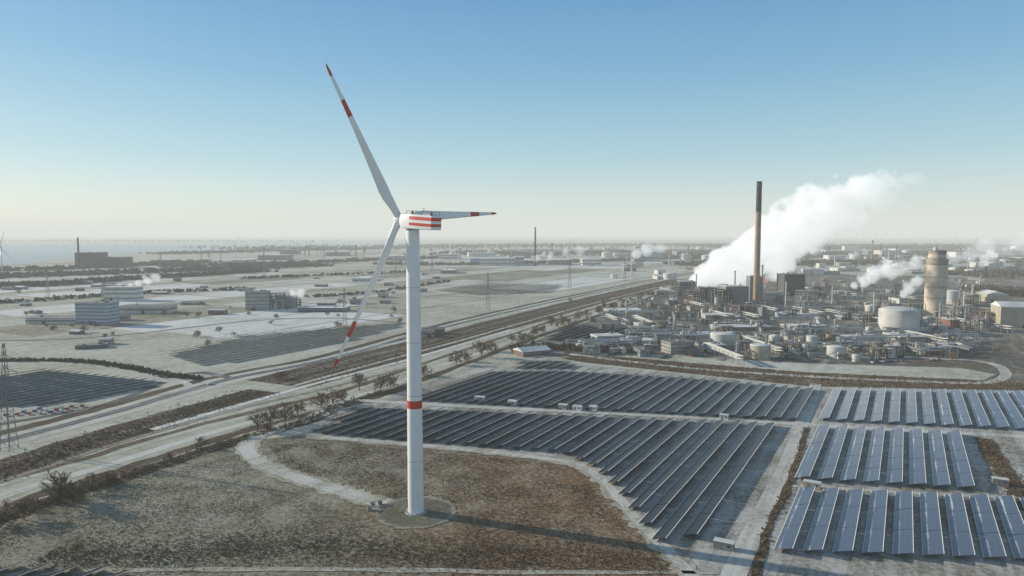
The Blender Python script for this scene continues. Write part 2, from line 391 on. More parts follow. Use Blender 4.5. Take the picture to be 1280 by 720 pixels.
m=MB(); m.box(-3.3,-0.2,3.0,0.25,1.2,2.4); obj('door',m.mesh('door',['dark']),turb)
m=MB()
for i in range(10): m.box(-6.4+i*0.3,-0.2,0.3+i*0.27,0.32,1.3,0.08)
m.box(-3.7,-0.2,2.95,1.0,1.6,0.08)
for y in (-0.9,0.5):
    m.limb((-6.6,y,1.2),(-3.8,y,3.9),0.05,0.05); m.limb((-6.6,y,0.2),(-6.6,y,1.2),0.05,0.05); m.limb((-3.8,y,2.9),(-3.8,y,3.9),0.05,0.05)
obj('stair',m.mesh('stair',['steel']),turb)
ax=math.atan2(0.615,-0.79)
nac=obj('nacelle',None,turb,(0,0,118.2),(0,-rad(4),ax))
def rrect(x,hw,zb,zt,rr=0.9,n=5):
    out=[]
    for cx,cz,a0 in ((hw-rr,zt-rr,0),(-hw+rr,zt-rr,90),(-hw+rr,zb+rr,180),(hw-rr,zb+rr,270)):
        for i in range(n):
            a=rad(a0+90*i/(n-1)); out.append((x,cx+rr*math.cos(a),cz+rr*math.sin(a)))
    return out
m=MB()
m.loft([rrect(-13.2,2.55,-2.5,2.45,0.4),rrect(-12.95,2.8,-2.75,2.7,0.4),rrect(-5,2.95,-3.0,2.85,0.45),rrect(3.4,2.9,-2.9,2.75,0.5),rrect(4.8,2.5,-2.3,2.4,0.9),rrect(5.6,1.9,-1.9,1.9,1.5)])
mt,nt,b=newmat('nacelle_striped')
tc=N(nt,'ShaderNodeTexCoord'); sp=N(nt,'ShaderNodeSeparateXYZ'); L(nt,tc.outputs['Object'],sp.inputs[0])
def band(lo,hi):
    return math_n(nt,'MULTIPLY',math_n(nt,'GREATER_THAN',sp.outputs['Z'],lo),math_n(nt,'LESS_THAN',sp.outputs['Z'],hi))
s_=math_n(nt,'MAXIMUM',band(0.65,2.0),band(-1.6,-0.45)); s_=math_n(nt,'MULTIPLY',s_,math_n(nt,'LESS_THAN',sp.outputs['X'],-1.0))
L(nt,mix(nt,s_,(0.82,0.82,0.80),(0.62,0.06,0.03)),b.inputs['Base Color']); b.inputs['Roughness'].default_value=0.35
me=m.mesh('nacelle_body',[mt],True); smooth_angle(me,35); obj('nacelle_body',me,nac)
m=MB(); m.cyl(0,0,-3.7,-2.85,2.75,2.75,36); obj('yaw_ring',m.mesh('yaw_ring',['greyclad']),nac)
m=MB(); m.box(-9.5,0,2.75,3.6,4.2,1.1); m.box(-4.2,1,2.8,2.0,1.6,0.8); obj('cooler',m.mesh('cooler',['white']),nac)
m=MB()
for x in (-12,-7.6,-3,1):
    for y in (-2.6,2.6): m.limb((x,y,2.7),(x,y,4.0),0.07,0.07)
for y in (-2.6,2.6): m.limb((-12,y,4.0),(1,y,4.0),0.07,0.07); m.limb((-12,y,3.4),(1,y,3.4),0.05,0.05)
m.limb((-12,-2.6,4.0),(-12,2.6,4.0),0.07,0.07); m.limb((1,-2.6,4.0),(1,2.6,4.0),0.07,0.07)
obj('railing',m.mesh('railing',['steel']),nac)
m=MB(); m.limb((-6,0,2.8),(-6,0,5.6),0.1,0.07); m.limb((-6.8,0,5.3),(-5.2,0,5.3),0.07,0.07); m.cyl(-1.5,1.8,2.8,4.0,0.35,0.35,10,1); m.cyl(-11.5,1.2,2.7,3.9,0.35,0.35,10,1)
obj('anemometer',m.mesh('anemometer',['steel','red']),nac)
rotor=obj('rotor',None,nac,(7.7,0,0.3),(0,0,0))
m=MB(); rings=[]
for x,r in ((-2.2,1.9),(-1.5,2.1),(0,2.15),(1.2,1.9),(2.2,1.25),(2.7,0.55),(2.85,0.1)):
    rings.append([(x,r*math.cos(2*math.pi*i/28),r*math.sin(2*math.pi*i/28)) for i in range(28)])
m.loft(rings); me=m.mesh('spinner',['white'],True); obj('spinner',me,rotor)
def blade_mesh(L_=64.6):
    m=MB(); rings=[];mis=[]
    ss=[0.015,0.04,0.08,0.12,0.17,0.22,0.30,0.40,0.50,0.60,0.69,0.74,0.79,0.85,0.93,0.96,0.985,1.0]
    for s in ss:
        if s<0.05: ch,th=3.0,3.0
        elif s<0.22:
            t=(s-0.05)/0.17; t=t*t*(3-2*t); ch=3.0+(4.6-3.0)*t; th=3.0+(1.35-3.0)*t
        else:
            t=(s-0.22)/0.78; ch=4.6-(4.6-1.0)*t**0.85; th=ch*(0.28-0.13*t)
        if s>0.975: ch*=0.75 if s<0.99 else 0.2
        tw=rad(14*(1-s)**1.6+2); bend=1.2*s*s
        ring=[]; n=16
        circ=max(0,1-(s-0.04)/0.13) if s>0.04 else 1.0
        for i in range(n):
            a=2*math.pi*i/n; cx=math.cos(a); sy=math.sin(a)
            y=ch*0.5*cx; taper=(1-circ)*(0.5+0.5*cx)*0.85
            x=th*0.5*sy*(1-taper); y+= (1-circ)*(ch*0.18)
            y2=y*math.cos(tw)-x*math.sin(tw); x2=y*math.sin(tw)+x*math.cos(tw)
            ring.append((x2+bend,y2,s*L_))
        rings.append(ring)
    for j in range(len(ss)-1):
        c=(ss[j]+ss[j+1])/2; mis.append(1 if (c>0.93 or 0.69<c<0.79) else 0)
    m.loft(rings,mis); me=m.mesh('blade',['white','red'],True); smooth_angle(me,50); return me
bm_=blade_mesh()
for k,ph in enumerate((86.8,-33.0,-153.2)):
    o=obj('blade',bm_,rotor,(0,0,0)); o.matrix_local=Matrix.Rotation(rad(ph),4,'X')@Matrix.Rotation(rad(1.0),4,'Y')
def disc(r,z,mat,name):
    m=MB(); n=64; m.add([(TX+r*math.cos(2*math.pi*i/n)*R(0.96,1.04),TY+r*math.sin(2*math.pi*i/n)*R(0.96,1.04),z) for i in range(n)],[tuple(range(n))]); struct(obj(name,m.mesh(name,[mat])))
disc(16.5,0.20,'gravel2','gravel_pad'); disc(14.6,0.24,'gravel','gravel_pad')

def kiosk(x,y,w,d,h,rz,mat,label):
    r=top('transformer_station',None,(x,y,0),(0,0,rz),label,'transformer station','transformer stations of the solar park')
    m=MB(); m.box(0,0,0,w,d,h); obj('housing',m.mesh('housing',[mat]),r)
    m=MB(); m.box(0,0,h,w+0.3,d+0.3,0.22); obj('roof',m.mesh('roof',['greyroof' if w<4 else 'snowroof']),r)
    m=MB(); m.box(-w*0.2,-d/2-0.03,0.15,min(1.0,w*.4),0.06,h*0.8); obj('door',m.mesh('door',['greyclad']),r)
    m=MB(); m.box(w*0.25,-d/2-0.03,h*0.45,min(1.0,w*.35),0.06,h*0.35); obj('vent',m.mesh('vent',['dark']),r)
for u,v,w,mt_ in [(600,501,7,'cream'),(641,506,6,'cream'),(704,511,6,'greyclad'),(722,513,6,'cream'),(742,513,5,'cream'),(905,686,7,'greyclad'),(1015,610,7,'beige'),(1250,606,6,'greyclad'),(905,524,5,'cream')]:
    p=G(u,v); kiosk(p.x,p.y,w,3.0,2.9,ANG+math.pi/2+R(-.1,.1),mt_,'small %s transformer station beside a track'%('white' if mt_=='cream' else 'grey'))
for u,v,w,mt_ in [(466,633,2.0,'cream'),(475,631,1.6,'greyclad'),(462,638,1.5,'conc')]:
    p=G(u,v); kiosk(p.x,p.y,w,1.5,1.7,.3,mt_,'small switch cabinet on the gravel beside the wind turbine')

# ---------------------------------------------------------------- trees
def tree_variant(seed,mat,ln0=3.2,up=.16,spread=3.3):
    rnd=random.Random(seed); tm=MB(); cm=MB()
    def rv(s): return Vector((rnd.gauss(0,s),rnd.gauss(0,s),rnd.gauss(0,s)))
    def br(p,d,ln,r,lv):
        q=p+d*ln
        if lv<=1: tm.limb(p,q,r,r*0.62,6 if lv==0 else 4)
        elif lv<=3: cm.limb(p,q,r,r*0.55,3)
        if lv==4:
            s=d.orthogonal().normalized()*rnd.uniform(0.04,0.09); cm.add([p-s,p+s,q],[(0,1,2)]); return
        n=(11,6,5,6)[lv]
        for i in range(n):
            t=rnd.uniform(0.3,1.0)
            if lv==0:
                th=i*2.4+rnd.uniform(-.4,.4); el=rnd.uniform(.15,1.25)
                dd=Vector((math.cos(th)*math.cos(el),math.sin(th)*math.cos(el),math.sin(el))); l2=spread*rnd.uniform(.8,1.1)
            else:
                dd=(d*0.8+rv(0.5)+Vector((0,0,up))).normalized(); l2=ln*rnd.uniform(0.42,0.62)
            br(p+d*ln*t,dd,l2,max(r*0.5,.025),lv+1)
    br(Vector((0,0,0)),Vector((rnd.uniform(-.05,.05),rnd.uniform(-.05,.05),1)).normalized(),ln0,0.22,0)
    root=top('tree',None,(0,0,-500),(0,0,0),'rounded bare brown winter tree beside the frosty track' if ln0>2.5 else 'rounded bare russet bush beside the frosty track','tree','bare trees along the tracks')
    obj('trunk',tm.mesh('trunk',['bark']),root); obj('crown',cm.mesh('crown',[mat]),root)
    return root
TV=[tree_variant(1,'twig'),tree_variant(2,'twig',3.6),tree_variant(3,'twig2',1.6,.05,3.0),tree_variant(5,'twig',3.0),tree_variant(8,'twig2',1.4,.05,3.2)]
def plant_tree(x,y,s,k=None):
    r=TV[random.randrange(len(TV)) if k is None else k]; copytree(r,(x,y,0),R(0,6.28),s)
TL=[(75,630,2.0,0),(92,628,1.4,1),(115,615,1.3,1),(138,605,1.2,2),(30,650,1.2,3),(5,655,1.5,1),(252,560,1.2,4),(322,539,1.7,0),(338,534,1.7,3),(356,528,1.9,1),(372,521,1.4,3),(402,509,1.8,4),(416,505,1.8,2),(428,501,1.4,4),
    (449,488,1.9,0),(476,487,1.9,4),(488,484,1.9,2),(530,470,1.7,4),(570,456,1.9,1),(582,452,1.8,2),(602,446,2.3,3),(614,440,2.0,4),(640,430,1.6,0),(652,428,1.7,2),(690,409,2.1,3),(703,405,1.9,1),(733,396,1.9,4),(765,388,1.9,3),(800,376,1.8,1),
    (260,432,1.2,4),(233,397,1.2,0),(210,390,1.2,2),(350,475,1.2,4),(355,473,1.1,2),(500,405,1.2,0)]
for u,v,s,k in TL:
    p=G(u,v); plant_tree(p.x,p.y,s,k)
for i in range(50):
    t=random.random(); u=640+220*t+R(-10,10); v=428-75*t+R(-3,3); p=G(u,v); plant_tree(p.x,p.y,R(.8,1.7))
for i in range(60):
    u=R(700,1250); v=R(372,452); p=G(u,v); plant_tree(p.x,p.y,R(.8,1.3))
for i in range(30):
    t=random.random(); p=G(20+400*t,642-130*t+R(-4,4)); plant_tree(p.x,p.y,R(.4,.9),random.choice([2,4]))
for i in range(44):
    u=R(0,520); v=R(366,425); p=G(u,v); plant_tree(p.x,p.y,R(.7,1.4))
for r in TV:
    for c in list(r.children): bpy.data.objects.remove(c)
    bpy.data.objects.remove(r)

def tufts(name,pts,mat,hmin,hmax,wf,nb,label,cat):
    m=MB()
    for (x,y) in pts:
        h=R(hmin,hmax)
        for k in range(nb):
            a=R(0,6.28); w=h*wf*R(.6,1.2); dx,dy=math.cos(a)*w/2,math.sin(a)*w/2; ox,oy=R(-h,h)*.45,R(-h,h)*.45
            lx,ly=R(-.3,.3)*h,R(-.3,.3)*h; zb=R(0,.35)*h if nb>4 else 0
            m.add([(x+ox-dx,y+oy-dy,zb),(x+ox+dx,y+oy+dy,zb),(x+ox+lx,y+oy+ly,zb+h*R(.5,1))],[(0,1,2)])
    return stuff(obj(name,m.mesh(name,[mat])),label,cat)
def randin(px,n,sc=0.03,thr=0.0):
    ps=[tuple(G(*p)[:2]) for p in px]; x0=min(p[0] for p in ps);x1=max(p[0] for p in ps);y0=min(p[1] for p in ps);y1=max(p[1] for p in ps)
    out=[];g=0
    while len(out)<n and g<n*12:
        g+=1; q=(R(x0,x1),R(y0,y1))
        if inside(q,ps) and (thr<=-9 or noise.noise(Vector((q[0]*sc,q[1]*sc,3)))>thr+R(-.3,.3)): out.append(q)
    return out
def along(px,w,n,world=False):
    pts=dens([Vector((p[0],p[1])) if world else G(*p).to_2d() for p in px],8)
    seg=[(pts[i+1]-pts[i]).length for i in range(len(pts)-1)]; tot=sum(seg); out=[]
    for _ in range(n):
        d=R(0,tot); i=0
        while d>seg[i] and i<len(seg)-1: d-=seg[i]; i+=1
        dr=(pts[i+1]-pts[i]).normalized(); p=pts[i]+dr*d+Vector((dr.y,-dr.x))*random.gauss(0,w/3)
        out.append((p.x,p.y))
    return out
PM_=[(335,556),(420,553),(690,580),(735,604),(785,664),(800,690),(570,692),(575,655),(500,628),(450,615),(400,597),(350,578)]
tufts('dry_grass',randin(PM_,15000,sc=0.07,thr=-0.05),'reed',.2,.6,.8,3,'tan dry grass tufts on the frosty meadow','grass')
PL=[(-60,740),(0,650),(130,607),(300,566),(335,606),(430,640),(470,664),(840,700),(830,716),(300,712)]
tufts('dry_grass',randin(PL,16000,sc=0.05,thr=-0.1),'reedg',.15,.5,.8,3,'brownish dry grass on the frosty meadow','grass')
tufts('dry_grass',randin(PL,5000,sc=0.06,thr=0.1),'reedd',.2,.5,.8,3,'brown dry grass on the frosty meadow','grass')
tufts('reed_bed',along([(60,692),(200,695),(350,684),(450,688),(560,700),(700,698),(835,706)],24,6500),'reed',.3,.8,.6,4,'low brown reeds along a ditch','reeds')
tufts('reed_bed',along([(60,692),(200,695),(350,684),(450,688),(560,700),(700,698),(835,706)],12,1500),'reedd',.3,.8,.6,4,'low dark reeds along a ditch','reeds')
tufts('dry_grass',along([(385,548),(540,561),(700,579),(742,597),(770,627),(796,657),(845,704)],10,1600),'reedg',.15,.5,.8,3,'dry grass along the track edge','grass')
tufts('hedge',along([(-80,690),(0,650),(130,604),(290,553),(385,525),(430,505),(480,490)],7,1000),'twig',.5,1.6,.5,7,'low bare brown hedge along the track','hedge')
tufts('scrub',along(S1,24,2600),'reedd',.3,1.0,.7,5,'brown scrub strip beside the road','scrub')
tufts('scrub',along(S2,50,4200),'reedd',.4,1.2,.8,5,'brown scrub strip beside the road','scrub')
tufts('scrub',along([(1008,535),(1000,565),(985,610),(960,660),(940,740)],3,550),'reedd',.3,1.1,.7,5,'brown bushes between solar rows','scrub')
tufts('scrub',along([(1228,548),(1245,575),(1262,600),(1290,640)],8,900),'reedd',.3,1.0,.7,5,'brown bushes beside solar rows','scrub')
tufts('scrub',randin([(730,453),(700,448),(760,445),(1000,465),(1280,478),(1300,489),(1010,482)],4500,thr=-9),'reedd',.4,1.3,.8,4,'brown scrub behind the solar park','scrub')
tufts('hedge',along([(-60,452),(100,452),(215,470),(250,474)],8,1200),'wood',1,2.6,.6,7,'dark hedge beside the fields','hedge')
def woods(px,w,n,h,world=False,label='distant belt of dark bare woodland'):
    m=MB()
    for (x,y) in along(px,w,n,world):
        hh=h*R(.55,1.1)
        for k in range(9):
            a=R(0,6.28); s=hh*R(.25,.5); zc=hh*R(.1,.75); ox,oy=R(-.4,.4)*hh,R(-.4,.4)*hh
            m.add([(x+ox-math.cos(a)*s,y+oy-math.sin(a)*s,zc-s*.4),(x+ox+math.cos(a)*s,y+oy+math.sin(a)*s,zc-s*R(.2,.5)),(x+ox+R(-s,s)*.5,y+oy+R(-s,s)*.5,zc+s*R(.3,.7))],[(0,1,2)])
    stuff(obj('woodland',m.mesh('woodland',['wood'])),label,'woodland')
for px,w,n,h in [([(-60,360),(60,357),(150,350),(240,345),(330,339)],60,850,12),([(-60,348),(100,343),(250,338),(400,332)],130,1000,13),([(-60,340),(60,337),(160,333),(260,328)],90,600,15),
   ([(200,334),(350,330),(480,325),(560,322)],140,800,13),([(470,330),(600,331),(760,326),(900,322)],90,900,12),([(300,349),(420,344),(520,340)],20,160,9),([(-40,382),(80,374),(200,366),(320,362)],14,220,8),([(380,372),(470,366),(560,352)],10,120,7),
   ([(560,316),(700,317),(850,315),(1000,316)],700,2200,16),([(850,332),(1000,330),(1150,328),(1300,326)],220,1800,16),([(-300,302),(0,301.5),(200,301.5),(400,302)],1500,600,26),
   ([(820,322),(1000,320),(1150,317),(1300,316)],500,2600,18),([(900,310),(1100,309),(1300,308)],1500,2600,22),([(300,312),(480,309),(700,307),(900,306)],1500,2000,20),
   ([(1200,345),(1300,342)],150,500,14),([(640,438),(720,436),(790,442)],22,350,5),([(1225,360),(1300,372)],60,300,10),([(200,318),(330,314),(460,311)],300,900,16)]:
    woods(px,w,n,h)

# ---------------------------------------------------------------- pylons
def pylon(x,y,h,rz,label='tall grey lattice electricity pylon standing in a frosty field'):
    m=MB(); w=h*.10; th=h*0.0018+0.04+y*.00004
    def wid(z): return w*(1-z/h)**1.2*0.85+0.9 if z<h else .5
    lv=[0,.12,.22,.31,.39,.46,.53,.6,.67,.74,.81,.88,.94,1]
    for i in range(len(lv)-1):
        z0,z1=lv[i]*h,lv[i+1]*h; a,b=wid(z0)/2,wid(z1)/2
        c0=[(-a,-a,z0),(a,-a,z0),(a,a,z0),(-a,a,z0)];c1=[(-b,-b,z1),(b,-b,z1),(b,b,z1),(-b,b,z1)]
        for k in range(4):
            m.limb(c0[k],c1[k],th,th); m.limb(c0[k],c1[(k+1)%4],th*.5,th*.5,3); m.limb(c0[(k+1)%4],c1[k],th*.5,th*.5,3)
    r=top('electricity_pylon',None,(x,y,0),(0,0,rz),label,'electricity pylon','electricity pylons')
    obj('mast',m.mesh('mast',['greyclad']),r)
    for z,l in ((.62,.17),(.74,.13),(.86,.10)):
        m=MB()
        for s in (-1,1):
            m.limb((0,0,z*h+h*.035),(s*l*h,0,z*h),th,th*.7); m.limb((0,0,z*h),(s*l*h,0,z*h),th,th*.7)
            m.limb((s*l*h*.95,0,z*h),(s*l*h*.95,0,z*h-h*.03),th*.8,th*.8)
        obj('cross_arm',m.mesh('cross_arm',['greyclad']),r)
for u,vb,vt in [(12,562,428),(431,408,360),(610,388,340),(712,360,322),(201,336,316),(252,332,310),(262,331,312),(276,330,311),(781,352,322),(60,372,338),(850,336,312),(1036,330,306),(540,338,316),(495,346,320),(330,344,318),(150,348,322),(405,330,306),(455,328,308),(900,326,306),(1100,324,304),(1170,326,306)]:
    p=G(u,vb); pylon(p.x,p.y,(vb-vt)*T(vb)/FP,R(-.4,.2))

# ---------------------------------------------------------------- buildings
def building(x,y,w,d,h,rz,wall,roof='snowroof',rtype='flat',name='factory_building',storeys=2,label=None,win=True):
    words={'cream':'white','beige':'beige','brick':'red brick','blue':'pale blue','greyclad':'grey','darkclad':'dark','conc':'concrete grey'}
    if not label: label='%s %s with %s roof on the industrial site'%(words.get(wall,'grey'),name.replace('_',' '),'frosted' if roof=='snowroof' else 'grey')
    r=top(name,None,(x,y,0),(0,0,rz),label,'building')
    m=MB(); m.box(0,0,0,w,d,h)
    obj('wall',m.mesh('wall',[wall]),r)
    m=MB()
    if rtype=='flat':
        m.box(0,0,h,w+.5,d+.5,.5)
        for k in range(random.randint(1,4)): m.box(R(-.35,.35)*w,R(-.35,.35)*d,h+.5,R(1.5,4),R(1.5,4),R(.8,2.4),1)
    else:
        g=min(w,d)*.16; o=.5; x0,y0=w/2+o,d/2+o
        if w>=d: m.add([(-x0,-y0,h),(x0,-y0,h),(x0,y0,h),(-x0,y0,h),(-x0,0,h+g),(x0,0,h+g)],[(0,1,5,4),(2,3,4,5),(0,4,3),(1,2,5),(3,2,1,0)])
        else: m.add([(-x0,-y0,h),(x0,-y0,h),(x0,y0,h),(-x0,y0,h),(0,-y0,h+g),(0,y0,h+g)],[(1,2,5,4),(3,0,4,5),(0,1,4),(2,3,5),(3,2,1,0)])
    obj('roof',m.mesh('roof',[roof,'greyclad']),r)
    if win:
        fh=h/storeys
        for s in range(storeys):
            m=MB(); m.box(0,0,s*fh+fh*.42,w+.12,d+.12,fh*.30)
            obj('window_band',m.mesh('window_band',['glass']),r)
    m=MB(); m.box(R(-.3,.3)*w,-(d/2+.12),0,min(4.5,w*.25),.2,min(4.5,h*.5)); obj('door',m.mesh('door',['darkclad']),r)
    return r
def tank(x,y,rd,h,mat='tank',dome=.15,label='pale cylindrical storage tank with frosted roof',name='storage_tank'):
    r=top(name,None,(x,y,0),(0,0,R(0,6)),label,'storage tank')
    m=MB(); m.cyl(0,0,0,h,rd,rd,40,cap=False); n=max(2,int(h/5))
    for i in range(1,n+1): m.cyl(0,0,h*i/n-.25,h*i/n,rd+.12,rd+.12,40)
    me=m.mesh('shell',[mat],True); smooth_angle(me); obj('shell',me,r)
    m=MB(); rr=[]
    for s in (1.0,.8,.55,.3,.05): rr.append([(rd*s*math.cos(2*math.pi*i/40),rd*s*math.sin(2*math.pi*i/40),h+rd*dome*(1-s*s)+.02) for i in range(40)])
    m.loft(rr); obj('roof',m.mesh('roof',['snowroof'],True),r)
    m=MB(); k=int(h*1.6)
    for i in range(k):
        a=i*.9/rd; m.box(math.cos(a)*(rd+.5),math.sin(a)*(rd+.5),h*i/k,1.0,.9,.12,0,a)
    n=24
    for i in range(n):
        a=2*math.pi*i/n; b2=2*math.pi*(i+1)/n
        m.limb((math.cos(a)*rd,math.sin(a)*rd,h),(math.cos(a)*rd,math.sin(a)*rd,h+1.1),.05,.05,3); m.limb((math.cos(a)*rd,math.sin(a)*rd,h+1.1),(math.cos(b2)*rd,math.sin(b2)*rd,h+1.1),.06,.06,3)
    obj('stair',m.mesh('stair',['steel']),r)
def column(x,y,rd,h,mat,label='slender process column with platforms at the chemical plant'):
    r=top('process_column',None,(x,y,0),(0,0,R(0,6)),label,'process column')
    m=MB(); m.cyl(0,0,0,h*.55,rd,rd,16,cap=False); m.cyl(0,0,h*.55,h*.6,rd,rd*.75,16,cap=False); m.cyl(0,0,h*.6,h,rd*.75,rd*.75,16); m.cyl(0,0,h,h+rd,rd*.75,rd*.2,16)
    me=m.mesh('vessel',[mat],True); smooth_angle(me); obj('vessel',me,r)
    m=MB()
    for i in range(1,5): m.cyl(0,0,h*i/4.6,h*i/4.6+.3,rd+1.3,rd+1.3,14); m.cyl(0,0,h*i/4.6+1.2,h*i/4.6+1.3,rd+1.3,rd+1.3,14,cap=False)
    m.box(rd+.4,0,0,.5,.5,h*.95)
    obj('platform',m.mesh('platform',['steel']),r)
def frame(x,y,w,d,h,rz,label='open steel process structure packed with vessels and pipes'):
    r=top('process_structure',None,(x,y,0),(0,0,rz),label,'process structure')
    m=MB(); nx=max(2,round(w/6)); ny=max(2,round(d/6)); nz=max(2,round(h/4.5))
    for i in range(nx+1):
        for j in range(ny+1): m.box(-w/2+w*i/nx,-d/2+d*j/ny,0,.5,.5,h)
    for k in range(1,nz+1):
        z=h*k/nz
        if k%2==0 or k==nz: m.box(0,0,z-.2,w*.94,d*.94,.25)
        for i in range(nx+1): m.box(-w/2+w*i/nx,0,z-.5,.3,d,.4)
        for j in range(ny+1): m.box(0,-d/2+d*j/ny,z-.5,w,.3,.4)
        for s in (-1,1): m.box(0,s*d/2,z+1,w,.1,.1); m.box(s*w/2,0,z+1,.1,d,.1)
    for i in range(nx):
        for k in range(nz):
            if random.random()<.5: m.limb((-w/2+w*i/nx,-d/2,h*k/nz),(-w/2+w*(i+1)/nx,-d/2,h*(k+1)/nz),.15,.15,3)
    obj('steel_frame',m.mesh('steel_frame',[random.choice(['darkclad','greyclad','rust','steel'])]),r)
    for i in range(5):
        m=MB(); rr=R(1.0,2.4); z=R(0,h*.6); m.cyl(R(-.4,.4)*w,R(-.4,.4)*d,z,z+R(4,max(5,h*.6)),rr,rr,12); me=m.mesh('vessel',[random.choice(['tank','greyclad','cream','steel'])],True); smooth_angle(me); obj('vessel',me,r)
    m=MB()
    for i in range(9):
        y_=R(-.5,.5)*d; z=R(1,h); m.limb((-w*.6,y_,z),(w*.6,y_,z),.22,.22,6)
        x_=R(-.5,.5)*w; m.limb((x_,-d*.55,0),(x_,-d*.55,h*R(.5,1.15)),.25,.25,6)
    obj('pipework',m.mesh('pipework',['cream']),r)
def rack(x,y,ln,rz):
    r=top('pipe_rack',None,(x,y,0),(0,0,rz),'long steel pipe rack running through the plant','pipe rack')
    m=MB(); n=int(ln/9)
    for i in range(n+1):
        X=-ln/2+ln*i/n
        for y_ in (-3,3): m.box(X,y_,0,.4,.4,8)
        m.box(X,0,5.2,.35,6.4,.3); m.box(X,0,7.7,.35,6.4,.3)
    obj('support_frame',m.mesh('support_frame',['steel']),r)
    m=MB()
    for z in (5.75,8.3):
        for k in range(5): m.limb((-ln/2,-2.5+k*1.2+R(-.2,.2),z),(ln/2,-2.5+k*1.2,z),R(.18,.4),.3,6)
    obj('pipework',m.mesh('pipework',['cream']),r)
def chimney(x,y,h,r0,r1,mat,label,tipmat='dark',rings=3,ntip=1):
    r=top('chimney',None,(x,y,0),(0,0,0),label,'chimney')
    m=MB(); n=8
    for i in range(n): 
        za,zb=h*i/n,h*(i+1)/n; m.cyl(0,0,za,zb,r0+(r1-r0)*i/n,r0+(r1-r0)*(i+1)/n,28,1 if i>=n-ntip else 0,cap=i==n-1)
    me=m.mesh('shaft',[mat,tipmat],True); smooth_angle(me); obj('shaft',me,r)
    m=MB()
    for i in range(rings):
        z=h*(.97-.22*i); rr=r0+(r1-r0)*z/h; m.cyl(0,0,z,z+.5,rr+1.0,rr+1.0,24); m.cyl(0,0,z+1.3,z+1.45,rr+1.0,rr+1.0,24,cap=False)
    obj('platform',m.mesh('platform',['steel']),r)
def at(u,v): p=G(u,v); return p.x,p.y
x,y=at(945,378); hh=(378-228)*T(378)/FP
chimney(x,y,hh,5.2,4.2,'stack','very tall tan chimney with blackened top over the chemical plant','stackd',3,2)
for u,v,h_,r_ in [(952,368,56,2.2),(918,372,48,1.6),(1092,396,34,1.1),(1204,400,38,1.1),(1078,372,40,1.3),(870,372,42,1.3),(982,384,40,1.2),(1040,380,30,1.0)]:
    x,y=at(u,v); chimney(x,y,h_,r_,r_*.85,'tank','slim pale chimney beside the process structures','tank',1)
x,y=at(669,332); chimney(x,y,(332-284)*T(332)/FP,3.6,2.6,'stackd','distant tall dark chimney beyond the fields')
x,y=at(1168,393); h=(393-312)*T(393)/FP; rd=13.5
r=top('silo_tower',None,(x,y,0),(0,0,1.2),'massive round tan concrete tower with banded top','tower')
m=MB(); m.cyl(0,0,0,h*.78,rd,rd,48,0,cap=False); m.cyl(0,0,h*.78,h*.86,rd*1.02,rd*1.02,48,1,cap=True); m.cyl(0,0,h*.86,h*.93,rd*.8,rd*.8,40,0); m.cyl(0,0,h*.93,h*.985,rd*.8,rd*.8,40,1)
me=m.mesh('shaft',['silo','silod'],True); smooth_angle(me); obj('shaft',me,r)
for z,w_ in ((.26,.5),(.42,.5),(.58,.5),(.77,1.0),(.86,.8),(.975,1.2)):
    m=MB(); q=rd if z<.86 else rd*.8; m.cyl(0,0,z*h,z*h+w_,q+.7,q+.7,40); m.cyl(0,0,z*h+w_+1.0,z*h+w_+1.12,q+.7,q+.7,40,cap=False); obj('platform',m.mesh('platform',['greyclad']),r)
m=MB(); m.cyl(rd+1.2,0,0,h*.9,1.4,1.4,12); obj('riser_pipe',m.mesh('riser_pipe',['tank'],True),r)
m=MB(); m.cyl(2,2,h*.985,h+3,3,2.5,16); obj('vent',m.mesh('vent',['tank']),r)
for u,v,dp,hp,mat,dm in [(1123,414,46,27,'tank',.18),(903,431,30,14,'tank',.12),(950,448,25,17,'beige',.12),(1045,447,22,14,'tank',.15),(1088,392,12,10,'tank',.2),(968,432,14,12,'tank',.3),(1190,380,18,16,'tank',.2),(1236,340,10,10,'tank',.4),(1212,343,12,6,'cream',.2),(845,438,16,12,'greyclad',.15),(1015,430,14,10,'tank',.15),(1070,452,10,8,'cream',.3)]:
    p=G(u,v); t=T(v)/FP; tank(p.x,p.y,dp*t/2,hp*t,mat,dm)
def bpx(u,v,wp,hp,d,wall,roof='snowroof',rt='flat',name='factory_building',st=2,rz=0.0,label=None,win=True):
    t=T(v)/FP; p=G(u,v); building(p.x,p.y+d/2,wp*t,d,hp*t,rz,wall,roof,rt,name,st,label,win)
bpx(992,370,27,27,30,'darkclad','greyroof',st=4,rz=.1,win=False); bpx(920,386,30,28,26,'greyclad',st=4,rz=.1,win=False)
bpx(945,376,16,30,20,'greyclad','greyroof',st=5,win=False); bpx(884,378,22,18,22,'darkclad','greyroof',st=4,rz=.15,win=False); bpx(860,366,20,14,26,'greyclad',st=3,win=False)
for u,v,w_,d_,h_ in [(1008,384,26,20,26),(965,386,24,18,26),(900,386,30,20,30),(868,382,26,20,24),(930,396,30,18,16),(1020,372,30,20,20),(1060,398,26,18,16),(1098,384,26,20,22),(1140,398,24,18,20),(1195,402,24,18,20),(1088,406,20,16,16),(850,372,30,20,28),(1205,390,24,18,18),(1240,400,24,16,16),(1222,412,20,14,12),(800,418,26,16,9),(760,412,24,14,8),(860,430,24,14,10),(990,440,26,14,9),(1100,446,24,12,8)]:
    p=G(u,v); frame(p.x,p.y,w_,d_,h_,.12)
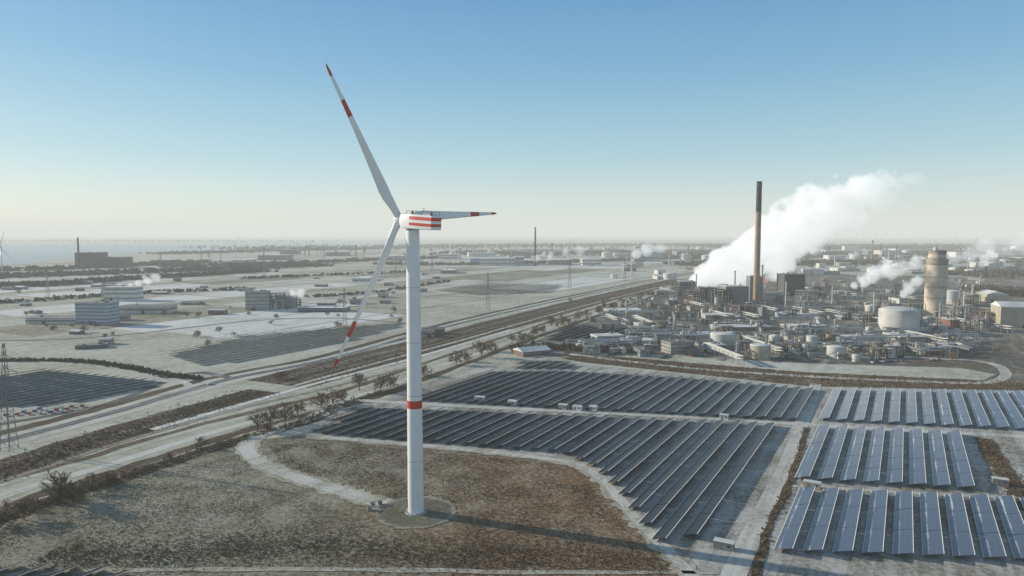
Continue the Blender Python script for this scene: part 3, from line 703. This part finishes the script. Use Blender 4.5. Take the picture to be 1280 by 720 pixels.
for u,v,w_,h_,d_ in [(930,413,72,4,24),(1080,426,56,4,20),(880,422,48,4,20),(1010,412,50,4,24),(1160,412,40,5,20),(780,392,44,4,30),(820,410,46,4,24),(740,436,36,4,16),(800,430,40,4,20),(1000,398,46,5,30),(1120,440,60,4,16),(900,398,40,4,24)]:
    bpx(u,v,w_,h_,d_,random.choice(['greyclad','cream','conc']),name='warehouse',rz=.1,st=1,win=False)
bpx(850,442,34,14,18,'conc','greyroof',st=3,rz=.3); bpx(665,445,40,6,20,'brick','snowroof','gable',st=1,rz=.5,name='brick_hall')
bpx(1278,410,38,26,34,'beige','snowroof','gable',name='storage_hall',rz=-.3,st=3,win=False); bpx(1250,378,24,10,40,'beige','snowroof','gable',name='storage_hall',rz=-.2,win=False)
bpx(1180,443,40,8,24,'brick','snowroof',st=2,rz=.1); bpx(1140,430,34,9,30,'conc',st=2,rz=.05); bpx(760,425,36,5,18,'cream',st=1,rz=.3)
bpx(116,406,44,27,22,'blue','greyroof',name='office_building',st=6,rz=-.15,label='six storey pale blue office block with window bands')
bpx(150,376,40,17,24,'cream',st=3); bpx(178,392,62,9,30,'cream','greyroof',name='warehouse',st=1); bpx(110,436,34,4,14,'darkclad','greyroof',name='shed',st=1,rz=.4)
bpx(62,405,60,7,30,'cream','greyroof',name='warehouse',st=1); bpx(320,388,28,23,20,'conc','greyroof',name='factory_building',st=5,rz=.2,label='tall concrete factory building with window rows')
bpx(402,390,60,5,30,'darkclad','snowroof',name='warehouse',st=1); bpx(356,386,22,16,20,'greyclad','greyroof',st=3)
p=G(345,386); frame(p.x,p.y,24,18,24,.2); p=G(368,384); frame(p.x,p.y,18,16,16,.2); p=G(137,372); frame(p.x,p.y,20,16,26,.2)
t=T(335)/FP
bpx(106,335,24,19,80,'darkclad','greyroof',name='power_station',st=4,label='distant dark power station block near the river',win=False); bpx(134,335,32,13,80,'darkclad','greyroof',name='power_station',st=3,label='distant low dark power station hall',win=False)
x,y=at(99,336); chimney(x,y,38*t,3.5,2.6,'stackd','distant dark power station chimney near the river')
for u,v,w_,h_,c in [(622,332,44,9,'cream'),(600,330,24,7,'blue'),(648,331,14,10,'cream'),(815,326,26,12,'cream'),(800,327,14,16,'greyclad'),(500,326,20,6,'blue'),(340,325,36,6,'greyclad'),(560,324,24,6,'cream'),(700,331,30,6,'greyclad'),(740,332,24,8,'cream'),(360,318,20,6,'darkclad'),(420,320,26,5,'greyclad'),(200,330,24,5,'greyclad'),(300,330,20,5,'cream'),(450,352,20,4,'cream'),(560,342,18,4,'brick')]:
    bpx(u,v,w_,h_,90,c,st=2,name='factory_building',label='distant pale factory building beyond the fields')
for u,h_ in [(330,16),(445,20),(575,16),(640,14),(690,22),(860,18),(1000,16),(1090,26),(1120,18),(1200,16)]:
    x,y=at(u,326); chimney(x,y,h_*T(326)/FP,3,2.2,'stack','distant slim chimney beyond the fields','stackd',1)
for i in range(46):
    u=R(560,1290); v=R(312,326); p=G(u,v)
    if random.random()<.65: building(p.x,p.y,R(40,140),R(40,80),R(12,32),R(-.3,.3),random.choice(['cream','cream','conc','greyclad']),'snowroof','flat','factory_building',2,'distant pale industrial building near the horizon',False)
    else: tank(p.x,p.y,R(14,28),R(14,26),'tank',.2,'distant pale storage tank near the horizon')
PLN=[tuple(G(*p)[:2]) for p in [(850,354),(1000,348),(1225,352),(1240,400),(1225,446),(1000,450),(830,446),(700,442),(660,428),(740,402),(800,380)]]
placed=[]; cnt=0; g=0
while cnt<340 and g<18000:
    g+=1; u=R(660,1240); v=350+100*random.random()
    p=G(u,v)
    if not inside((p.x,p.y),PLN) or (675<u<790 and 405<v<433): continue
    core=(870<u<1030 and v<400) or (1070<u<1235 and v<420)
    s=R(5,12)
    if any((p.x-q[0])**2+(p.y-q[1])**2<(s+q[2])**2*.62 for q in placed): continue
    placed.append((p.x,p.y,s)); cnt+=1
    k=random.random()
    rz=random.choice([0,math.pi/2])+.12
    if k<(.12 if core else .34):
        building(p.x,p.y,R(1.2,2.8)*s,R(.7,1.2)*s,R(3,6.5) if not core else R(6,13),rz,random.choice(['cream','beige','greyclad','conc','brick','greyclad','darkclad']),random.choice(['snowroof','snowroof','greyroof']),random.choice(['flat','flat','gable']),random.choice(['factory_building','workshop_building']),1,win=random.random()<.3)
    elif k<.46: tank(p.x,p.y,R(.25,.5)*s,R(4,9),random.choice(['tank','cream','greyclad']),R(.1,.3))
    elif k<.58: column(p.x,p.y,R(.7,1.4),R(14,32) if core else R(8,16),random.choice(['tank','greyclad','steel','tank']))
    elif k<.86: frame(p.x,p.y,s*1.5,s,R(9,20) if core else R(5,11),rz)
    else: rack(p.x,p.y,s*7,rz)
for i in range(80):
    if i<55: u=R(1010,1290); v=R(322,346)
    else: u=R(760,1000); v=R(330,350)
    p=G(u,v); k=random.random()
    if k<.5: building(p.x,p.y,R(20,60),R(20,40),R(6,16),R(-.3,.3),random.choice(['cream','beige','greyclad','conc','greyclad']),'snowroof','flat','factory_building',2,'distant industrial building among bare trees',False)
    elif k<.72: tank(p.x,p.y,R(8,20),R(8,18),'tank')
    elif k<.88: column(p.x,p.y,R(2,3),R(25,50),'tank')
    else: frame(p.x,p.y,30,20,R(16,30),0)
for i in range(40):
    u=R(-10,560); v=R(348,432) if i<26 else R(338,365); p=G(u,v)
    if 200<u<520 and 398<v: continue
    building(p.x,p.y,R(10,30),R(8,16),R(3,7),R(-.5,.5),random.choice(['cream','brick','greyclad','conc']),random.choice(['snowroof','greyroof']),'gable','farm_building',1,'low building with pitched roof among frosty fields')
def crane(x,y,h):
    r=top('harbour_crane',None,(x,y,0),(0,0,R(-.3,.3)),'distant harbour crane with raised jib','crane')
    m=MB()
    for s in (-1,1):
        for q in (-1,1): m.limb((s*h*.15,q*h*.12,0),(s*h*.1,q*h*.05,h*.55),h*.02,h*.02)
    m.box(0,0,h*.55,h*.3,h*.16,h*.1); obj('portal',m.mesh('portal',['greyclad']),r)
    m=MB(); m.limb((0,0,h*.62),(h*.5,0,h),h*.02,h*.012); m.limb((0,0,h*.62),(-h*.08,0,h*.85),h*.02,h*.012); m.limb((-h*.08,0,h*.85),(h*.5,0,h),h*.008,h*.008); obj('jib',m.mesh('jib',['greyclad']),r)
for u in (368,384,399):
    p=G(u,320); crane(p.x,p.y,R(.9,1.1)*18*T(320)/FP)
def small_turbine(x,y,h,rz,label='distant white wind turbine on the horizon'):
    r=top('wind_turbine',None,(x,y,0),(0,0,rz),label,'wind turbine','distant wind turbines')
    w=max(1.8,h*.022)
    m=MB(); m.cyl(0,0,0,h,w,w*.7,12); obj('tower',m.mesh('tower',['white'],True),r)
    m=MB(); m.box(0,0,h-w,w*2,w*5,w*2); obj('nacelle',m.mesh('nacelle',['white']),r)
    a0=R(0,2)
    for k in range(3):
        a=a0+k*2.094; m=MB(); l=h*.55; e=(math.cos(a)*l,-w*3,h+math.sin(a)*l); m.limb((0,-w*3,h),e,w*.8,w*.25); obj('blade',m.mesh('blade',['white']),r)
p=G(3,346); small_turbine(p.x,p.y,78,.2)
p=G(295,322); small_turbine(p.x,p.y,70,.2)
for i in range(20):
    u=1075+i*11+R(-4,4); p=G(u,306+R(-1,1.0)); small_turbine(p.x,p.y,R(95,120),R(-.5,.5))
# vehicles
M['carw']=plain('car_white',(.75,.75,.75),.3); M['carr']=plain('car_red',(.4,.04,.03),.3); M['carb']=plain('car_blue',(.05,.1,.25),.3)
CARS=[]
for mat,cn in (('carw','white'),('carr','red'),('carb','dark blue')):
    r=top('parked_car',None,(0,0,0),(0,0,0),'small %s car parked beside a frosty road'%cn,'car','vehicles parked near the roads')
    m=MB(); prof=[(-2.1,.35),(2.1,.35),(2.15,.8),(1.1,.95),(.5,1.45),(-1.2,1.48),(-1.9,1.0),(-2.15,.85)]
    m.loft([[(a,-.85,b_) for a,b_ in prof],[(a,.85,b_) for a,b_ in prof]]); obj('body',m.mesh('body',[mat]),r)
    m=MB(); q=[(.45,1.0),(.3,1.4),(-1.1,1.42),(-1.5,1.0)]
    m.loft([[(a,-.87,b_) for a,b_ in q],[(a,.87,b_) for a,b_ in q]]); obj('window',m.mesh('window',['cglass']),r)
    for sx in (-1.3,1.3):
        for sy in (-.8,.8):
            m=MB(); m.limb((sx,sy-.1,.33),(sx,sy+.1,.33),.33,.33,12); obj('wheel',m.mesh('wheel',['dark']),r)
    CARS.append(r)
def lot(u,v,n,gap=3.0,rz=.3):
    p=G(u,v)
    for i in range(n):
        if random.random()<.85:
            copytree(random.choice(CARS),(p.x+math.cos(rz)*gap*i,p.y+math.sin(rz)*gap*i,0.22),rz+math.pi/2+R(-.05,.05))
for u,v,n in [(8,520,6),(30,516,5),(50,512,5),(650,436,8),(648,440,8),(1085,450,12),(1090,454,12),(1150,452,8),(830,432,8),(1000,418,8),(1195,430,8),(760,434,6),(860,446,8),(900,444,6)]: lot(u,v,n,3.0 if u>100 else 6)
for u,v in [(262,481),(500,425),(700,376),(780,360)]:
    p=G(u,v); copytree(random.choice(CARS),(p.x,p.y,.22),rad(60))
for r in CARS:
    for c in list(r.children): bpy.data.objects.remove(c)
    bpy.data.objects.remove(r)

# ---------------------------------------------------------------- steam
def steam(name,sph,density,nscale,label,vox=5.0,emi=0.46,step=0.6,tail=0.3,thr=0.50,amp=2.4,lo=.05,hi=.55,head=1.3):
    import bmesh
    bm=bmesh.new()
    for (c,r) in sph:
        bmesh.ops.create_icosphere(bm,subdivisions=3,radius=r*1.08,matrix=Matrix.Translation(c))
    me=bpy.data.meshes.new(name); bm.to_mesh(me); bm.free()
    tmp=bpy.data.objects.new('t',me); COL.objects.link(tmp)
    md=tmp.modifiers.new('r','REMESH'); md.mode='VOXEL'; md.voxel_size=vox
    dg=bpy.context.evaluated_depsgraph_get(); ev=tmp.evaluated_get(dg); me2=bpy.data.meshes.new_from_object(ev)
    bpy.data.objects.remove(tmp); me2.name=name
    m=bpy.data.materials.new(name+'_glowing_vapour'); m.use_nodes=True; nt=m.node_tree
    for n in list(nt.nodes): nt.nodes.remove(n)
    out=N(nt,'ShaderNodeOutputMaterial'); g=N(nt,'ShaderNodeNewGeometry'); pos=g.outputs['Position']
    acc=None
    for (c,r) in sph:
        d=N(nt,'ShaderNodeVectorMath',operation='DISTANCE'); L(nt,pos,d.inputs[0]); d.inputs[1].default_value=tuple(c)
        e=math_n(nt,'SUBTRACT',1.0,math_n(nt,'DIVIDE',d.outputs['Value'],r))
        if acc is None: acc=e
        else:
            k=N(nt,'ShaderNodeMath',operation='SMOOTH_MAX'); L(nt,acc,k.inputs[0]); L(nt,e,k.inputs[1]); k.inputs[2].default_value=0.08; acc=k.outputs[0]
    nz=noise_n(nt,pos,nscale,6,0.60)
    f=math_n(nt,'ADD',acc,math_n(nt,'MULTIPLY',math_n(nt,'SUBTRACT',nz,thr),amp))
    sp=N(nt,'ShaderNodeSeparateXYZ'); L(nt,pos,sp.inputs[0])
    x0=min(c[0]-r for c,r in sph); x1=max(c[0]+r for c,r in sph)
    mr=N(nt,'ShaderNodeMapRange'); L(nt,sp.outputs['X'],mr.inputs['Value']); mr.inputs['From Min'].default_value=x0; mr.inputs['From Max'].default_value=x1; mr.inputs['To Min'].default_value=head; mr.inputs['To Max'].default_value=tail
    f=math_n(nt,'SUBTRACT',f,math_n(nt,'MULTIPLY',math_n(nt,'SUBTRACT',head,mr.outputs[0]),0.12))
    f=math_n(nt,'MULTIPLY',ramp(nt,f,lo,hi),ramp(nt,acc,-0.06,0.12))
    dn=math_n(nt,'MULTIPLY',math_n(nt,'MULTIPLY',f,mr.outputs[0]),density)
    sc=N(nt,'ShaderNodeVolumeScatter'); sc.inputs['Color'].default_value=(.93,.96,1,1); sc.inputs['Anisotropy'].default_value=0.1; L(nt,dn,sc.inputs['Density'])
    em=N(nt,'ShaderNodeEmission'); em.inputs['Color'].default_value=(.93,.98,1,1); L(nt,math_n(nt,'MULTIPLY',dn,emi),em.inputs['Strength'])  # added glow in place of light scattered repeatedly inside the steam
    ad=N(nt,'ShaderNodeAddShader'); L(nt,sc.outputs[0],ad.inputs[0]); L(nt,em.outputs[0],ad.inputs[1]); L(nt,ad.outputs[0],out.inputs['Volume'])
    try: m.cycles.volume_step_rate=step
    except Exception: pass
    me2.materials.clear(); me2.materials.append(m)
    o=obj(name,me2); stuff(o,label,'steam'); return o
def psph(lst,vb):
    t=T(vb); out=[]
    for u,v,r in lst:
        k=(v-360)/FP; out.append((Vector(((u-640)/FP*t,(CP-k*SP)*t,HC-(SP+k*CP)*t)),r*t/FP))
    return out
steam('steam_plume',psph([(872,353,12),(884,345,18),(894,352,12),(902,333,23),(915,345,19),(924,326,28),(938,340,20),(946,316,32),(966,328,26),(968,298,34),(986,312,30),(990,280,36),(1010,292,32),(1016,264,36),(1038,272,32),(1044,250,34),(1064,264,28),(1070,242,32),(1094,240,28),(1112,250,22),(1126,230,18),(1108,222,16),(1146,224,14),(1134,260,14)],362),0.065,0.021,'large white steam plume drifting from the chemical plant',tail=.03,thr=.49,amp=3.3,emi=.50,lo=.10,hi=.42,head=1.2,step=.5)
steam('steam_plume',psph([(1068,357,6),(1080,350,10),(1094,343,13),(1110,337,15),(1128,333,14),(1144,328,13)],392),0.08,0.06,'small white steam cloud between plant structures',3.0,tail=.4,thr=.50,amp=2.8)
steam('steam_plume',psph([(1128,368,7),(1136,360,10),(1148,352,11)],396),0.09,0.07,'small white steam cloud between plant structures',3.0,tail=.5)
steam('steam_plume',psph([(1178,328,9),(1194,322,12),(1212,318,15),(1236,314,18),(1262,312,20),(1290,308,24)],380),0.018,0.025,'thin steam drifting from the tall tower',4.0,tail=.5,thr=.51,amp=3)
steam('steam_plume',psph([(1104,440,5),(1110,436,7),(1120,433,7)],442),0.14,0.12,'low white steam puff beside the plant buildings',1.5,tail=.7)
steam('steam_plume',psph([(164,358,5),(172,354,7),(184,350,8),(194,347,8)],374),0.07,0.06,'small white steam puff beside a factory',2.5,tail=.7)
steam('steam_plume',psph([(358,370,4),(366,367,7),(376,366,8)],386),0.09,0.08,'small white steam puff beside a factory',2.0,tail=.7)
steam('steam_plume',psph([(672,323,7),(688,319,9),(706,316,10),(724,314,10)],333),0.02,0.012,'distant pale steam above factories',8.0,tail=.6)
steam('steam_plume',psph([(796,317,7),(810,312,10),(826,310,10)],333),0.022,0.012,'distant pale steam above factories',8.0,tail=.6)
steam('steam_plume',psph([(1228,330,6),(1232,324,8),(1242,320,9)],346),0.025,0.02,'distant pale steam above factories',6.0,tail=.7)
steam('steam_plume',psph([(1060,322,4),(1070,318,6),(1082,316,6)],338),0.02,0.02,'distant pale steam above factories',6.0,tail=.7)

# ---------------------------------------------------------------- haze layer (uniform; its scattered daylight put in as emission)
m=bpy.data.materials.new('emissive_haze'); m.use_nodes=True; nt=m.node_tree
for n in list(nt.nodes): nt.nodes.remove(n)
out=N(nt,'ShaderNodeOutputMaterial'); ab=N(nt,'ShaderNodeVolumeAbsorption'); ab.inputs['Color'].default_value=(0,0,0,1)
SG=1/10500.0; ab.inputs['Density'].default_value=SG
em=N(nt,'ShaderNodeEmission'); em.inputs['Color'].default_value=(0.73,0.765,0.73,1); em.inputs['Strength'].default_value=SG
ad=N(nt,'ShaderNodeAddShader'); L(nt,ab.outputs[0],ad.inputs[0]); L(nt,em.outputs[0],ad.inputs[1]); L(nt,ad.outputs[0],out.inputs['Volume'])
b=MB(); b.box(0,0,-5,112000,112000,385); hz=obj('sky_haze',b.mesh('sky_haze',[m])); struct(hz)

# ---------------------------------------------------------------- light, sky, camera
sc=bpy.context.scene
tosun=Vector((-0.94,0.34,0)).normalized(); EL=rad(17)
tosun=Vector((tosun.x*math.cos(EL),tosun.y*math.cos(EL),math.sin(EL)))
sl=bpy.data.lights.new('sun','SUN'); sl.energy=5.0; sl.angle=rad(.5); sl.color=(1,.92,.79)
so=bpy.data.objects.new('sun',sl); COL.objects.link(so); so.rotation_euler=tosun.to_track_quat('Z','Y').to_euler()
w=bpy.data.worlds.new('World'); sc.world=w; w.use_nodes=True; nt=w.node_tree
sky=N(nt,'ShaderNodeTexSky'); sky.sky_type='NISHITA'; sky.sun_disc=False; sky.sun_elevation=EL; sky.sun_rotation=math.atan2(tosun.x,tosun.y)%(2*math.pi)
sky.air_density=1.0; sky.dust_density=0.5; sky.ozone_density=1.2
tc=N(nt,'ShaderNodeTexCoord'); sp=N(nt,'ShaderNodeSeparateXYZ'); L(nt,tc.outputs['Generated'],sp.inputs[0])
cr=N(nt,'ShaderNodeValToRGB'); L(nt,sp.outputs['Z'],cr.inputs[0])
K=1/0.15
stops=[(0.0,(.74,.77,.72)),(.05,(.57,.72,.75)),(.105,(.35,.61,.73)),(.216,(.17,.44,.67)),(.32,(.09,.32,.61)),(.5,(.09,.20,.36)),(1.0,(.08,.15,.26))]
e=cr.color_ramp.elements
while len(e)<len(stops): e.new(0.5)
for i,(p_,c) in enumerate(stops): e[i].position=p_; e[i].color=(c[0],c[1],c[2],1)
vm=N(nt,'ShaderNodeVectorMath',operation='SCALE'); L(nt,cr.outputs[0],vm.inputs[0]); vm.inputs['Scale'].default_value=K
mx=N(nt,'ShaderNodeMix',data_type='RGBA'); mx.inputs[0].default_value=0.75; L(nt,sky.outputs[0],mx.inputs[6]); L(nt,vm.outputs[0],mx.inputs[7])
bg=nt.nodes['Background']; L(nt,mx.outputs[2],bg.inputs['Color']); bg.inputs['Strength'].default_value=0.15
cd=bpy.data.cameras.new('camera'); cd.lens=24; cd.sensor_width=36; cd.clip_start=1; cd.clip_end=200000
co=bpy.data.objects.new('camera',cd); COL.objects.link(co); co.location=(0,0,HC); co.rotation_euler=(rad(90)-P,0,0); sc.camera=co
sc.view_settings.view_transform='Standard'; sc.view_settings.look='None'; sc.view_settings.exposure=0
print('rows',rowcount,'plant',cnt)
